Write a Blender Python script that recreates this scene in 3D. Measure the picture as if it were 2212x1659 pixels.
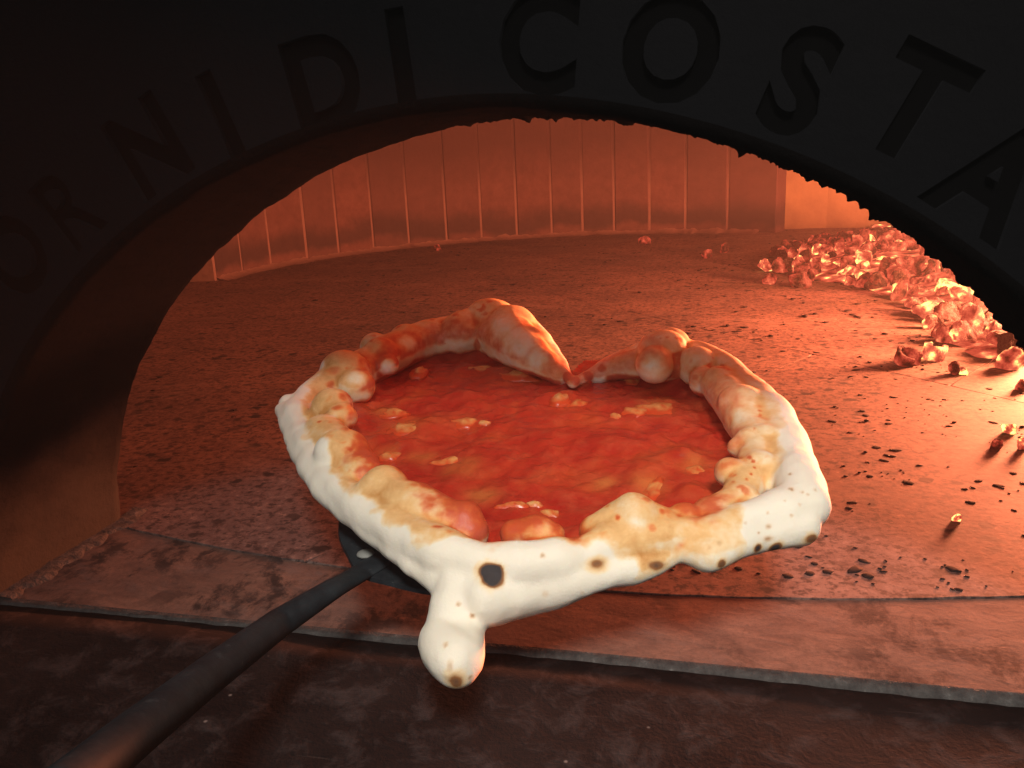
import bpy, bmesh, math, random
import numpy as np
from mathutils import Vector, Matrix, noise
from mathutils.bvhtree import BVHTree

random.seed(7)
for o in list(bpy.data.objects):
    bpy.data.objects.remove(o, do_unlink=True)
scene = bpy.context.scene
COL = scene.collection

# ------------------------------------------------------------------ camera
CAM = Vector((0.0928, -0.3199, 0.2100))
RIGHT = Vector((0.97179623, 0.23175423, -0.04361263))
UP = Vector((-0.0191729, 0.26197283, 0.96488478))
FWD = Vector((-0.23504145, 0.93683521, -0.25902761))
FOC = 0.82987
cd = bpy.data.cameras.new('camera')
cd.sensor_width = 36.0
cd.sensor_fit = 'HORIZONTAL'
cd.lens = FOC * 36.0
cd.clip_start = 0.005
cd.clip_end = 50.0
co = bpy.data.objects.new('camera', cd)
COL.objects.link(co)
co.matrix_world = Matrix(((RIGHT.x, UP.x, -FWD.x, CAM.x), (RIGHT.y, UP.y, -FWD.y, CAM.y),
                          (RIGHT.z, UP.z, -FWD.z, CAM.z), (0, 0, 0, 1)))
scene.camera = co

# ------------------------------------------------------------------ light
w = bpy.data.worlds.new('World')
scene.world = w
w.use_nodes = True
w.node_tree.nodes['Background'].inputs[0].default_value = (0.75, 0.85, 1.0, 1)
w.node_tree.nodes['Background'].inputs[1].default_value = 0.012
scene.view_settings.view_transform = 'Standard'
scene.view_settings.look = 'None'
scene.view_settings.exposure = 0.0
scene.view_settings.gamma = 1.0
scene.render.engine = 'CYCLES'
scene.cycles.max_bounces = 6
scene.cycles.diffuse_bounces = 4
scene.cycles.glossy_bounces = 2
scene.cycles.transmission_bounces = 2
scene.cycles.volume_bounces = 0


def area_lamp(name, loc, target, size, power, color):
    ld = bpy.data.lights.new(name, 'AREA')
    ld.shape = 'DISK'
    ld.size = size
    ld.energy = power
    ld.color = color
    lo = bpy.data.objects.new(name, ld)
    lo.location = loc
    lo.rotation_euler = (Vector(target) - Vector(loc)).to_track_quat('-Z', 'Y').to_euler()
    COL.objects.link(lo)
    return lo


def point_lamp(name, loc, radius, power, color):
    ld = bpy.data.lights.new(name, 'POINT')
    ld.shadow_soft_size = radius
    ld.energy = power
    ld.color = color
    lo = bpy.data.objects.new(name, ld)
    lo.location = loc
    COL.objects.link(lo)
    return lo


# kitchen spot lamp above and behind the cook
sl = bpy.data.lights.new('kitchen_spot', 'SPOT')
sl.energy = 80.0
sl.color = (1.0, 0.955, 0.88)
sl.shadow_soft_size = 0.13
sl.spot_size = math.radians(29)
sl.spot_blend = 1.0
so = bpy.data.objects.new('kitchen_spot', sl)
so.location = (0.30, -0.85, 1.02)
so.rotation_euler = (Vector((0.09, -0.02, 0.03)) - so.location).to_track_quat('-Z', 'Y').to_euler()
COL.objects.link(so)
# wide soft fill lamp added in front of the oven to brighten the rear crust
area_lamp('room_fill', (-0.35, -1.9, 0.75), (0.0, 0.1, 0.08), 1.1, 7.0, (0.95, 0.96, 1.0))
# flames of the wood fire, inside the oven behind the right half of the arch
point_lamp('fire_light', (0.57, 0.98, 0.068), 0.045, 42.0, (1.0, 0.205, 0.115))
point_lamp('fire_light_near', (0.49, 0.66, 0.066), 0.045, 118.0, (1.0, 0.26, 0.11))
point_lamp('fire_light_back', (0.66, 1.50, 0.12), 0.08, 20.0, (1.0, 0.225, 0.11))


# ------------------------------------------------------------------ helpers
def ray(px, py):            # px in a 2212 px wide frame
    k = FOC * 2212.0
    return FWD + RIGHT * ((px - 1106.0) / k) - UP * ((py - 829.5) / k)


def on_z(px, py, z=0.0):
    d = ray(px, py)
    return CAM + d * ((z - CAM.z) / d.z)


def on_y(px, py, y=0.0):
    d = ray(px, py)
    return CAM + d * ((y - CAM.y) / d.y)


PA, PB = 0.066, 0.12        # pizza plane z = PA + PB*y
PN = Vector((0, -PB, 1)).normalized()
SH = -0.0098             # level of the sauce below the rim's middle


def on_p(px, py, h=0.0):
    d = ray(px, py)
    t = (PA + h + PB * CAM.y - CAM.z) / (d.z - PB * d.y)
    return CAM + d * t


def px2m(p):                # metres per px (2212 frame) at point p
    return (p - CAM).dot(FWD) / (FOC * 2212.0)


def smooth(e0, e1, x):
    t = min(1.0, max(0.0, (x - e0) / (e1 - e0)))
    return t * t * (3 - 2 * t)


def nz(p, s, off=0.0):
    return noise.noise(Vector((p[0] * s + off, p[1] * s + off * 0.7, p[2] * s - off)))


def fbm(p, s, oct=4, off=0.0):
    return noise.fractal(Vector((p[0] * s + off, p[1] * s, p[2] * s - off)), 1.0, 2.0, oct)


def link(name, me, mat=None, parent=None, loc=None, shade=True):
    o = bpy.data.objects.new(name, me)
    COL.objects.link(o)
    if mat is not None and not me.materials:
        me.materials.append(mat)
    if parent is not None:
        o.parent = parent
    if loc is not None:
        o.location = loc
    if shade and len(me.polygons):
        me.polygons.foreach_set('use_smooth', [True] * len(me.polygons))
    return o


def mesh_from(name, verts, faces, origin=(0, 0, 0)):
    ox = Vector(origin)
    me = bpy.data.meshes.new(name)
    me.from_pydata([tuple(Vector(v) - ox) for v in verts], [], faces)
    me.validate()
    me.update()
    return me


def bm_mesh(name, bm):
    me = bpy.data.meshes.new(name)
    bm.to_mesh(me)
    bm.free()
    return me


def tag(o, label=None, cat=None, group=None, kind=None):
    if label:
        o['label'] = label
    if cat:
        o['category'] = cat
    if group:
        o['group'] = group
    if kind:
        o['kind'] = kind
    return o


def empty(name, loc):
    o = bpy.data.objects.new(name, None)
    o.empty_display_size = 0.02
    o.location = loc
    COL.objects.link(o)
    return o


def prism(name, outline, z0, z1, bevel=0.0, segs=2):
    """closed xy outline extruded from z0 to z1, top edges bevelled"""
    bm = bmesh.new()
    lo = [bm.verts.new((x, y, z0)) for x, y in outline]
    hi = [bm.verts.new((x, y, z1)) for x, y in outline]
    n = len(outline)
    top = bm.faces.new(hi)
    bm.faces.new(lo[::-1])
    for i in range(n):
        bm.faces.new((lo[i], lo[(i + 1) % n], hi[(i + 1) % n], hi[i]))
    if bevel > 0:
        ed = [e for e in top.edges]
        bmesh.ops.bevel(bm, geom=ed, offset=bevel, segments=segs, affect='EDGES', profile=0.6)
    bmesh.ops.recalc_face_normals(bm, faces=bm.faces)
    return bm_mesh(name, bm)


def evaluated_mesh(o, name):
    dg = bpy.context.evaluated_depsgraph_get()
    dg.update()
    me = bpy.data.meshes.new_from_object(o.evaluated_get(dg))
    me.name = name
    return me


# ------------------------------------------------------------------ materials
class NT:
    def __init__(self, name):
        self.m = bpy.data.materials.new(name)
        self.m.use_nodes = True
        self.t = self.m.node_tree
        self.t.nodes.clear()
        self.out = self.n('ShaderNodeOutputMaterial')
        self.b = self.n('ShaderNodeBsdfPrincipled')
        self.l(self.b.outputs[0], self.out.inputs[0])

    def n(self, ty, **kw):
        nd = self.t.nodes.new(ty)
        for k, v in kw.items():
            setattr(nd, k, v)
        return nd

    def l(self, a, b):
        self.t.links.new(a, b)

    def set(self, sock, v):
        if isinstance(v, bpy.types.NodeSocket):
            self.l(v, sock)
        else:
            sock.default_value = v

    def obj(self):
        return self.n('ShaderNodeTexCoord').outputs['Object']

    def pos(self):
        return self.n('ShaderNodeNewGeometry').outputs['Position']

    def scale(self, vec, s):
        m = self.n('ShaderNodeMapping')
        self.l(vec, m.inputs[0])
        m.inputs['Scale'].default_value = s if isinstance(s, tuple) else (s, s, s)
        return m.outputs[0]

    def noise(self, vec, s, detail=4.0, rough=0.55, dist=0.0):
        nd = self.n('ShaderNodeTexNoise')
        self.l(vec, nd.inputs['Vector'])
        nd.inputs['Scale'].default_value = s
        nd.inputs['Detail'].default_value = detail
        nd.inputs['Roughness'].default_value = rough
        nd.inputs['Distortion'].default_value = dist
        return nd.outputs[0]

    def voro(self, vec, s, feature='F1', rnd=1.0):
        nd = self.n('ShaderNodeTexVoronoi', feature=feature)
        self.l(vec, nd.inputs['Vector'])
        nd.inputs['Scale'].default_value = s
        nd.inputs['Randomness'].default_value = rnd
        return nd

    def ramp(self, fac, stops, mode='LINEAR'):
        r = self.n('ShaderNodeValToRGB')
        self.l(fac, r.inputs[0])
        cr = r.color_ramp
        cr.interpolation = mode
        while len(cr.elements) < len(stops):
            cr.elements.new(0.5)
        for e, (p, c) in zip(cr.elements, stops):
            e.position = p
            e.color = (c, c, c, 1) if isinstance(c, (int, float)) else (*c, 1)
        return r.outputs[0]

    def mix(self, fac, a, b, mode='MIX'):
        m = self.n('ShaderNodeMix', data_type='RGBA', blend_type=mode)
        self.set(m.inputs['Factor'], fac)
        for s, v in ((m.inputs['A'], a), (m.inputs['B'], b)):
            if isinstance(v, bpy.types.NodeSocket):
                self.l(v, s)
            else:
                s.default_value = (*v, 1) if len(v) == 3 else v
        return m.outputs['Result']

    def math(self, op, a, b=None, c=None, clamp=False):
        m = self.n('ShaderNodeMath', operation=op, use_clamp=clamp)
        self.set(m.inputs[0], a)
        if b is not None:
            self.set(m.inputs[1], b)
        if c is not None:
            self.set(m.inputs[2], c)
        return m.outputs[0]

    def attr(self, name):
        return self.n('ShaderNodeAttribute', attribute_name=name).outputs['Fac']

    def bump(self, h, strength, dist, prev=None):
        b = self.n('ShaderNodeBump')
        b.inputs['Strength'].default_value = strength
        b.inputs['Distance'].default_value = dist
        self.l(h, b.inputs['Height'])
        if prev is not None:
            self.l(prev, b.inputs['Normal'])
        return b.outputs[0]

    def done(self, color=None, rough=None, normal=None, spec=None):
        if color is not None:
            self.set(self.b.inputs['Base Color'], color if isinstance(color, bpy.types.NodeSocket) else (*color, 1))
        if rough is not None:
            self.set(self.b.inputs['Roughness'], rough)
        if normal is not None:
            self.l(normal, self.b.inputs['Normal'])
        if spec is not None:
            self.set(self.b.inputs['Specular IOR Level'], spec)
        return self.m


def sep_z(t, vec):
    s = t.n('ShaderNodeSeparateXYZ')
    t.l(vec, s.inputs[0])
    return s.outputs


def mat_hearth():
    t = NT('fired_clay_hearth')
    p = t.pos()
    big = t.noise(p, 5.0, 5, 0.6)
    mid = t.noise(p, 24.0, 7, 0.68, 0.25)
    fine = t.noise(p, 230.0, 3, 0.7)
    c = t.mix(t.ramp(mid, [(0.36, 0.0), (0.66, 1.0)]), (0.115, 0.066, 0.054), (0.20, 0.125, 0.10))
    c = t.mix(t.ramp(big, [(0.40, 0.0), (0.62, 0.75)]), c, (0.070, 0.046, 0.043))
    c = t.mix(t.math('MULTIPLY', t.ramp(fine, [(0.45, 0.0), (0.75, 1.0)]), 0.30), c, (0.27, 0.19, 0.155))
    # sooty pits, flat and stretched
    patch = t.ramp(t.noise(p, 9.0, 3, 0.5), [(0.34, 0.0), (0.52, 1.0)])

    patch2 = t.ramp(t.noise(p, 13.0, 4, 0.6), [(0.36, 0.15), (0.52, 1.0)])
    patch3 = t.ramp(t.noise(p, 17.0, 4, 0.6), [(0.34, 0.2), (0.52, 1.0)])

    def pits(s, r0, r1, cut):
        v = t.voro(t.scale(p, (1.0, 1.25, 1.0)), s)
        d = v.outputs['Distance']
        col = t.n('ShaderNodeSeparateColor')
        t.l(v.outputs['Color'], col.inputs[0])
        on = t.math('GREATER_THAN', col.outputs[0], cut)
        wob = t.math('MULTIPLY_ADD', t.noise(p, s * 2.0, 2, 0.6), 0.8, -0.40)
        dd = t.math('ADD', d, wob)
        k = t.math('SUBTRACT', dd, t.math('MULTIPLY', col.outputs[1], 0.10))
        return t.math('MULTIPLY', t.ramp(k, [(r0, 1.0), (r1, 0.0)]), on)
    p1 = t.math('MULTIPLY', pits(58.0, 0.17, 0.30, 0.58), patch)
    p2 = pits(120.0, 0.15, 0.30, 0.68)
    p3 = pits(230.0, 0.14, 0.32, 0.70)
    pit = t.math('MAXIMUM', t.math('MAXIMUM', t.math('MULTIPLY', p1, 1.0), t.math('MULTIPLY', t.math('MULTIPLY', p2, 0.8), patch2)), t.math('MULTIPLY', t.math('MULTIPLY', p3, 0.65), patch3))
    speck = t.noise(p, 150.0, 4, 0.75)
    c = t.mix(t.ramp(speck, [(0.50, 0.0), (0.60, 0.85)]), c, (0.030, 0.020, 0.018))
    c = t.mix(t.ramp(speck, [(0.30, 0.6), (0.42, 0.0)]), c, (0.30, 0.20, 0.16))
    c = t.mix(t.math('MULTIPLY', pit, 0.93), c, (0.009, 0.008, 0.008))
    # drifted grey ash
    ash = t.ramp(t.noise(t.scale(p, (1.0, 2.2, 1.0)), 7.0, 6, 0.7, 0.8), [(0.55, 0.0), (0.74, 0.65)])
    c = t.mix(ash, c, (0.21, 0.16, 0.14))
    n = t.bump(fine, 0.18, 0.0008)
    return t.done(c, 0.82, n, 0.25)


def mat_sill():
    t = NT('worn_terracotta_sill')
    p = t.pos()
    big = t.noise(p, 9.0, 5, 0.6, 0.4)
    mid = t.noise(t.scale(p, (1.0, 2.0, 1.0)), 45.0, 6, 0.65, 0.5)
    fine = t.noise(p, 420.0, 3, 0.7)
    c = t.mix(t.ramp(mid, [(0.35, 0.0), (0.68, 1.0)]), (0.105, 0.062, 0.048), (0.19, 0.112, 0.082))
    soot = t.ramp(t.noise(t.scale(p, (1.3, 1.0, 1.0)), 26.0, 7, 0.72, 0.25), [(0.49, 0.0), (0.58, 0.9)])
    patch = t.ramp(t.noise(p, 8.0, 3), [(0.42, 0.0), (0.56, 1.0)])
    c = t.mix(t.math('MULTIPLY', soot, patch), c, (0.012, 0.010, 0.010))
    c = t.mix(t.ramp(big, [(0.50, 0.0), (0.75, 0.6)]), c, (0.05, 0.036, 0.033))
    dust = t.ramp(t.noise(t.scale(p, (1.0, 1.6, 1.0)), 18.0, 7, 0.75, 0.5), [(0.52, 0.0), (0.72, 0.7)])
    c = t.mix(dust, c, (0.10, 0.082, 0.078))
    c = t.mix(t.math('MULTIPLY', t.ramp(fine, [(0.5, 0.0), (0.75, 1.0)]), 0.35), c, (0.03, 0.022, 0.02))
    n = t.bump(t.math('ADD', mid, t.math('MULTIPLY', fine, 0.4)), 0.22, 0.0012)
    return t.done(c, 0.85, n, 0.15)


def mat_shelf():
    t = NT('smoked_brown_shelf')
    p = t.pos()
    big = t.noise(p, 11.0, 6, 0.65, 0.8)
    mid = t.noise(p, 60.0, 6, 0.7, 0.4)
    fine = t.noise(p, 500.0, 3, 0.7)
    c = t.mix(t.ramp(big, [(0.36, 0.0), (0.66, 1.0)]), (0.003, 0.0029, 0.0034), (0.0125, 0.0102, 0.0100))
    c = t.mix(t.ramp(mid, [(0.50, 0.0), (0.76, 0.8)]), c, (0.048, 0.043, 0.043))
    sp = t.voro(p, 70.0)
    col = t.n('ShaderNodeSeparateColor')
    t.l(sp.outputs['Color'], col.inputs[0])
    fl = t.math('MULTIPLY', t.ramp(sp.outputs['Distance'], [(0.03, 1.0), (0.07, 0.0)]),
                t.math('GREATER_THAN', col.outputs[0], 0.82))
    c = t.mix(t.math('MULTIPLY', fl, 0.6), c, (0.25, 0.22, 0.20))
    scr = t.ramp(t.noise(t.scale(p, (1.0, 14.0, 1.0)), 24.0, 4, 0.6, 0.6), [(0.66, 0.0), (0.76, 0.4)])
    c = t.mix(scr, c, (0.10, 0.083, 0.075))
    n = t.bump(t.math('ADD', mid, t.math('MULTIPLY', fine, 0.4)), 0.4, 0.0012)
    return t.done(c, 0.88, n, 0.1)


def mat_edge():
    t = NT('grey_worn_mortar')
    p = t.pos()
    mid = t.noise(p, 130.0, 5, 0.7)
    c = t.ramp(mid, [(0.35, (0.03, 0.027, 0.026)), (0.60, (0.065, 0.06, 0.056)), (0.80, (0.17, 0.16, 0.15))])
    n = t.bump(mid, 0.9, 0.002)
    return t.done(c, 0.85, n, 0.2)


def mat_brick():
    t = NT('scorched_firebrick')
    p = t.pos()
    oi = t.n('ShaderNodeObjectInfo')
    z = sep_z(t, p)[2]
    big = t.noise(p, 6.0, 4, 0.6)
    mid = t.noise(p, 40.0, 6, 0.7)
    c = t.mix(t.ramp(mid, [(0.35, 0.0), (0.7, 1.0)]), (0.070, 0.036, 0.029), (0.104, 0.057, 0.046))
    c = t.mix(t.math('MULTIPLY', oi.outputs['Random'], 0.7), c, (0.056, 0.034, 0.030))
    # smoke deposit along the foot of the wall and under the dome
    wob = t.math('MULTIPLY_ADD', big, 0.10, -0.05)
    zz = t.math('ADD', z, wob)
    foot = t.ramp(zz, [(0.012, 0.0), (0.026, 0.72), (0.052, 0.66), (0.085, 0.0)])
    top = t.ramp(zz, [(0.13, 0.0), (0.24, 0.85)])
    c = t.mix(foot, c, (0.022, 0.017, 0.017))
    c = t.mix(top, c, (0.040, 0.023, 0.020))
    n = t.bump(mid, 0.5, 0.003)
    return t.done(c, 0.85, n, 0.2)


def mat_mortar():
    t = NT('pale_mortar')
    p = t.pos()
    z = sep_z(t, p)[2]
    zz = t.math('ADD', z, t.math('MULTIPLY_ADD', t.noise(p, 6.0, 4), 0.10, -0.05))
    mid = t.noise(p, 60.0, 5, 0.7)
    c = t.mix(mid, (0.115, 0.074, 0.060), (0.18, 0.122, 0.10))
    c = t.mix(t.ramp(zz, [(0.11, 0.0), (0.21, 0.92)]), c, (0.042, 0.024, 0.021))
    n = t.bump(mid, 0.6, 0.003)
    return t.done(c, 0.9, n, 0.2)


def mat_plaster():
    t = NT('ashy_plaster')
    p = t.pos()
    big = t.noise(p, 7.0, 6, 0.65)
    c = t.ramp(big, [(0.3, (0.12, 0.090, 0.05)), (0.7, (0.21, 0.16, 0.085))])
    n = t.bump(t.noise(p, 40.0, 5), 0.5, 0.004)
    return t.done(c, 0.9, n, 0.2)


def mat_dome():
    t = NT('sooted_dome')
    p = t.pos()
    c = t.ramp(t.noise(p, 6.0, 5), [(0.3, (0.08, 0.052, 0.044)), (0.7, (0.16, 0.105, 0.085))])
    return t.done(c, 0.9, None, 0.2)


def mat_arch():
    t = NT('black_sooted_stone')
    p = t.pos()
    big = t.noise(p, 8.0, 5, 0.6)
    fine = t.noise(p, 140.0, 5, 0.7)
    c = t.ramp(big, [(0.3, (0.0017, 0.0017, 0.0023)), (0.7, (0.0031, 0.0030, 0.0037))])
    c = t.mix(t.ramp(fine, [(0.62, 0.0), (0.8, 0.5)]), c, (0.006, 0.0058, 0.0062))
    n = t.bump(fine, 0.35, 0.0015)
    return t.done(c, 0.85, n, 0.08)


def mat_soffit():
    t = NT('smoked_jamb_stone')
    p = t.pos()
    o = sep_z(t, p)
    big = t.noise(p, 14.0, 5, 0.65, 0.3)
    fine = t.noise(p, 160.0, 5, 0.7)
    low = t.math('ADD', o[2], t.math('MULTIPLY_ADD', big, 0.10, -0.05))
    c = t.ramp(low, [(0.02, (0.024, 0.022, 0.019)), (0.05, (0.014, 0.0125, 0.011)), (0.085, (0.0030, 0.0024, 0.0024))])  # sooty black above; paler low zone paints in the lit patch of the jamb
    c = t.mix(t.ramp(fine, [(0.6, 0.0), (0.8, 0.45)]), c, (0.004, 0.0035, 0.0035))
    n = t.bump(fine, 0.5, 0.002)
    return t.done(c, 0.95, n, 0.0)


def mat_flat(name, col, rough=0.8, spec=0.25):
    t = NT(name)
    p = t.pos()
    c = t.mix(t.noise(p, 90.0, 4), tuple(v * 0.75 for v in col), tuple(min(1, v * 1.25) for v in col))
    return t.done(c, rough, None, spec)


def mat_dough():
    t = NT('baked_dough')
    p = t.obj()
    mid = t.noise(p, 60.0, 5, 0.6)
    fine = t.noise(p, 420.0, 4, 0.65)
    toast = t.attr('toast')
    stain = t.attr('stain')
    char = t.attr('char')
    c = t.mix(mid, (0.80, 0.715, 0.575), (0.85, 0.775, 0.645))
    mot = t.noise(p, 150.0, 5, 0.7, 0.4)
    tc = t.ramp(t.math('ADD', t.math('ADD', toast, t.math('MULTIPLY_ADD', mot, 0.7, -0.35)), t.math('MULTIPLY_ADD', fine, 0.24, -0.12)),
                [(0.0, (0.83, 0.76, 0.63)), (0.22, (0.83, 0.655, 0.425)), (0.55, (0.76, 0.455, 0.195)), (1.0, (0.54, 0.235, 0.065))])
    c = t.mix(t.ramp(toast, [(0.0, 0.0), (0.12, 1.0)]), c, tc)
    st = t.math('ADD', stain, t.math('MULTIPLY_ADD', t.noise(p, 260.0, 5), 0.5, -0.25))
    sc = t.ramp(st, [(0.15, (0.84, 0.50, 0.22)), (0.35, (0.80, 0.36, 0.11)), (0.62, (0.70, 0.17, 0.035)), (1.0, (0.52, 0.055, 0.016))])
    c = t.mix(t.ramp(st, [(0.08, 0.0), (0.85, 0.93)]), c, sc)
    cc = t.ramp(t.math('ADD', char, t.math('MULTIPLY_ADD', fine, 0.2, -0.1)),
                [(0.12, (0.68, 0.40, 0.17)), (0.45, (0.30, 0.125, 0.045)), (0.85, (0.045, 0.036, 0.036))])
    c = t.mix(t.ramp(char, [(0.02, 0.0), (0.42, 1.0)]), c, cc)
    micro = t.noise(p, 1100.0, 3, 0.7)
    hgt = t.math('ADD', t.math('MULTIPLY', mid, 0.7), t.math('ADD', t.math('MULTIPLY', fine, 0.5), t.math('MULTIPLY', micro, 0.22)))
    n = t.bump(hgt, 0.24, 0.0016)
    r = t.math('MULTIPLY_ADD', stain, -0.35, 0.75)
    t.b.inputs['Subsurface Weight'].default_value = 0.15
    t.b.inputs['Subsurface Radius'].default_value = (0.006, 0.003, 0.0015)
    t.b.inputs['Subsurface Scale'].default_value = 0.6
    return t.done(c, r, n, 0.25)


def mat_sauce():
    t = NT('tomato_sauce')
    p = t.obj()
    big = t.noise(p, 28.0, 5, 0.6, 0.6)
    mid = t.noise(p, 110.0, 3, 0.5, 0.2)
    fine = t.noise(p, 420.0, 3, 0.6)
    c = t.ramp(big, [(0.30, (0.33, 0.014, 0.010)), (0.50, (0.42, 0.026, 0.013)), (0.64, (0.46, 0.050, 0.016)), (0.82, (0.52, 0.095, 0.026))])
    c = t.mix(t.ramp(mid, [(0.45, 0.0), (0.85, 0.45)]), c, (0.56, 0.12, 0.05))
    oil = t.attr('oil')
    c = t.mix(oil, c, (0.58, 0.21, 0.05))
    n = t.bump(t.math('ADD', mid, t.math('MULTIPLY', fine, 0.22)), 0.32, 0.0032)
    t.b.inputs['Subsurface Weight'].default_value = 0.10
    t.b.inputs['Subsurface Radius'].default_value = (0.006, 0.0015, 0.0006)
    t.b.inputs['Subsurface Scale'].default_value = 0.6
    t.b.inputs['Coat Weight'].default_value = 0.6
    t.b.inputs['Coat Roughness'].default_value = 0.10
    n2 = t.bump(t.noise(p, 520.0, 3, 0.6), 0.5, 0.0012, n)
    t.l(n2, t.b.inputs['Coat Normal'])
    return t.done(c, 0.32, n, 0.4)


def mat_garlic():
    t = NT('sauced_garlic')
    p = t.obj()
    oi = t.n('ShaderNodeObjectInfo')
    k = t.math('ADD', t.noise(p, 130.0, 4, 0.6, 0.5), t.math('MULTIPLY_ADD', oi.outputs['Random'], 0.2, -0.1))
    c = t.ramp(k, [(0.30, (0.74, 0.48, 0.20)), (0.48, (0.68, 0.30, 0.09)), (0.66, (0.58, 0.075, 0.02))])
    z = sep_z(t, p)[2]
    zz = t.math('ADD', z, t.math('MULTIPLY_ADD', t.noise(p, 160.0, 4), 0.0016, -0.0008))
    edge = t.n('ShaderNodeMapRange')
    t.l(zz, edge.inputs[0])
    edge.inputs[1].default_value = 0.0019
    edge.inputs[2].default_value = 0.0038
    c = t.mix(edge.outputs[0], (0.58, 0.065, 0.018), c)
    n = t.bump(t.noise(p, 220.0, 4), 0.3, 0.001)
    return t.done(c, 0.33, n, 0.5)


def mat_steel():
    t = NT('blackened_steel')
    p = t.obj()
    mid = t.noise(p, 60.0, 6, 0.7)
    flour = t.ramp(t.noise(p, 150.0, 6, 0.75), [(0.60, 0.0), (0.75, 0.5)])
    c = t.mix(t.ramp(mid, [(0.35, 0.0), (0.7, 1.0)]), (0.008, 0.010, 0.0125), (0.022, 0.028, 0.032))
    c = t.mix(flour, c, (0.11, 0.11, 0.11))
    n = t.bump(t.noise(p, 320.0, 4), 0.25, 0.0006)
    return t.done(c, 0.6, n, 0.2)


def mat_coal(name, hot, ashy, sc=1.0, bd=0.12):
    t = NT(name)
    p = t.obj()
    oi = t.n('ShaderNodeObjectInfo')
    mul = t.n('ShaderNodeVectorMath', operation='SCALE')
    t.l(oi.outputs['Location'], mul.inputs[0])
    mul.inputs['Scale'].default_value = 37.0
    off = t.n('ShaderNodeVectorMath', operation='ADD')
    t.l(p, off.inputs[0])
    t.l(mul.outputs[0], off.inputs[1])
    q = off.outputs[0]
    mid = t.noise(q, 2.6 * sc, 5, 0.65)
    fine = t.noise(q, 9.0 * sc, 4, 0.7)
    big = t.noise(q, 1.1 * sc, 3, 0.5)
    c = t.mix(t.ramp(mid, [(0.40, 0.0), (0.62, ashy)]), (0.015, 0.010, 0.009), (0.085, 0.066, 0.06))
    rnd = oi.outputs['Random']
    g = t.math('ADD', big, t.math('MULTIPLY_ADD', rnd, 0.30, -0.15 + hot))
    g = t.math('ADD', g, t.math('MULTIPLY_ADD', fine, 0.14, -0.07))
    col = t.ramp(g, [(0.40, (0.70, 0.05, 0.018)), (0.54, (0.95, 0.095, 0.05)), (0.68, (1.0, 0.19, 0.085)), (0.80, (1.0, 0.66, 0.17))])
    stg = t.ramp(g, [(0.36, 0.04), (0.50, 0.22), (0.64, 0.40), (0.74, 0.85), (0.84, 1.5)])
    t.l(col, t.b.inputs['Emission Color'])
    t.l(t.math('MULTIPLY', stg, 1.9), t.b.inputs['Emission Strength'])
    n = t.bump(t.math('ADD', mid, t.math('MULTIPLY', fine, 0.4)), 0.8, bd)
    return t.done(c, 0.9, n, 0.1)


M_HEARTH, M_SILL, M_SHELF, M_EDGE = mat_hearth(), mat_sill(), mat_shelf(), mat_edge()
M_BRICK, M_MORTAR, M_PLASTER, M_DOME = mat_brick(), mat_mortar(), mat_plaster(), mat_dome()
M_ARCH, M_SOFFIT = mat_arch(), mat_soffit()
M_LETTER = mat_flat('soot_filled_letter', (0.0012, 0.0011, 0.0012), 0.95, 0.03)
M_DOUGH, M_SAUCE, M_GARLIC, M_STEEL = mat_dough(), mat_sauce(), mat_garlic(), mat_steel()
M_GAP = mat_flat('dark_joint', (0.02, 0.015, 0.014), 0.95, 0.1)
M_ASH = mat_flat('ash_crumb', (0.016, 0.013, 0.0125), 0.95, 0.1)

# ------------------------------------------------------------------ hearth floor
HC, HR = (0.003, 1.092), 1.034
hearth = link('hearth_floor', prism('hearth_floor', [(HC[0] + (HR + 0.05) * math.cos(a), HC[1] + (HR - 0.004) * math.sin(a))
              for a in np.linspace(0, 2 * math.pi, 96, endpoint=False)], -0.06, -0.006), M_GAP, shade=False)
tag(hearth, kind='structure')


def clip_poly(poly, pt, nrm):
    """keep the side where (p-pt).nrm >= 0"""
    out = []
    n = len(poly)
    for i in range(n):
        a, b = poly[i], poly[(i + 1) % n]
        da = (a[0] - pt[0]) * nrm[0] + (a[1] - pt[1]) * nrm[1]
        db = (b[0] - pt[0]) * nrm[0] + (b[1] - pt[1]) * nrm[1]
        if da >= 0:
            out.append(a)
        if da * db < 0:
            s = da / (da - db)
            out.append((a[0] + s * (b[0] - a[0]), a[1] + s * (b[1] - a[1])))
    return out


def ragged(poly, amp=0.0012, step=0.012):
    """subdivide an outline and nibble it a little"""
    out = []
    n = len(poly)
    for i in range(n):
        a, b = poly[i], poly[(i + 1) % n]
        L = math.hypot(b[0] - a[0], b[1] - a[1])
        k = max(1, int(L / step))
        for j in range(k):
            s = j / k
            x, y = a[0] + s * (b[0] - a[0]), a[1] + s * (b[1] - a[1])
            out.append((x + amp * nz((x, y, 0), 60), y + amp * nz((x, y, 3), 60)))
    return out


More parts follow.
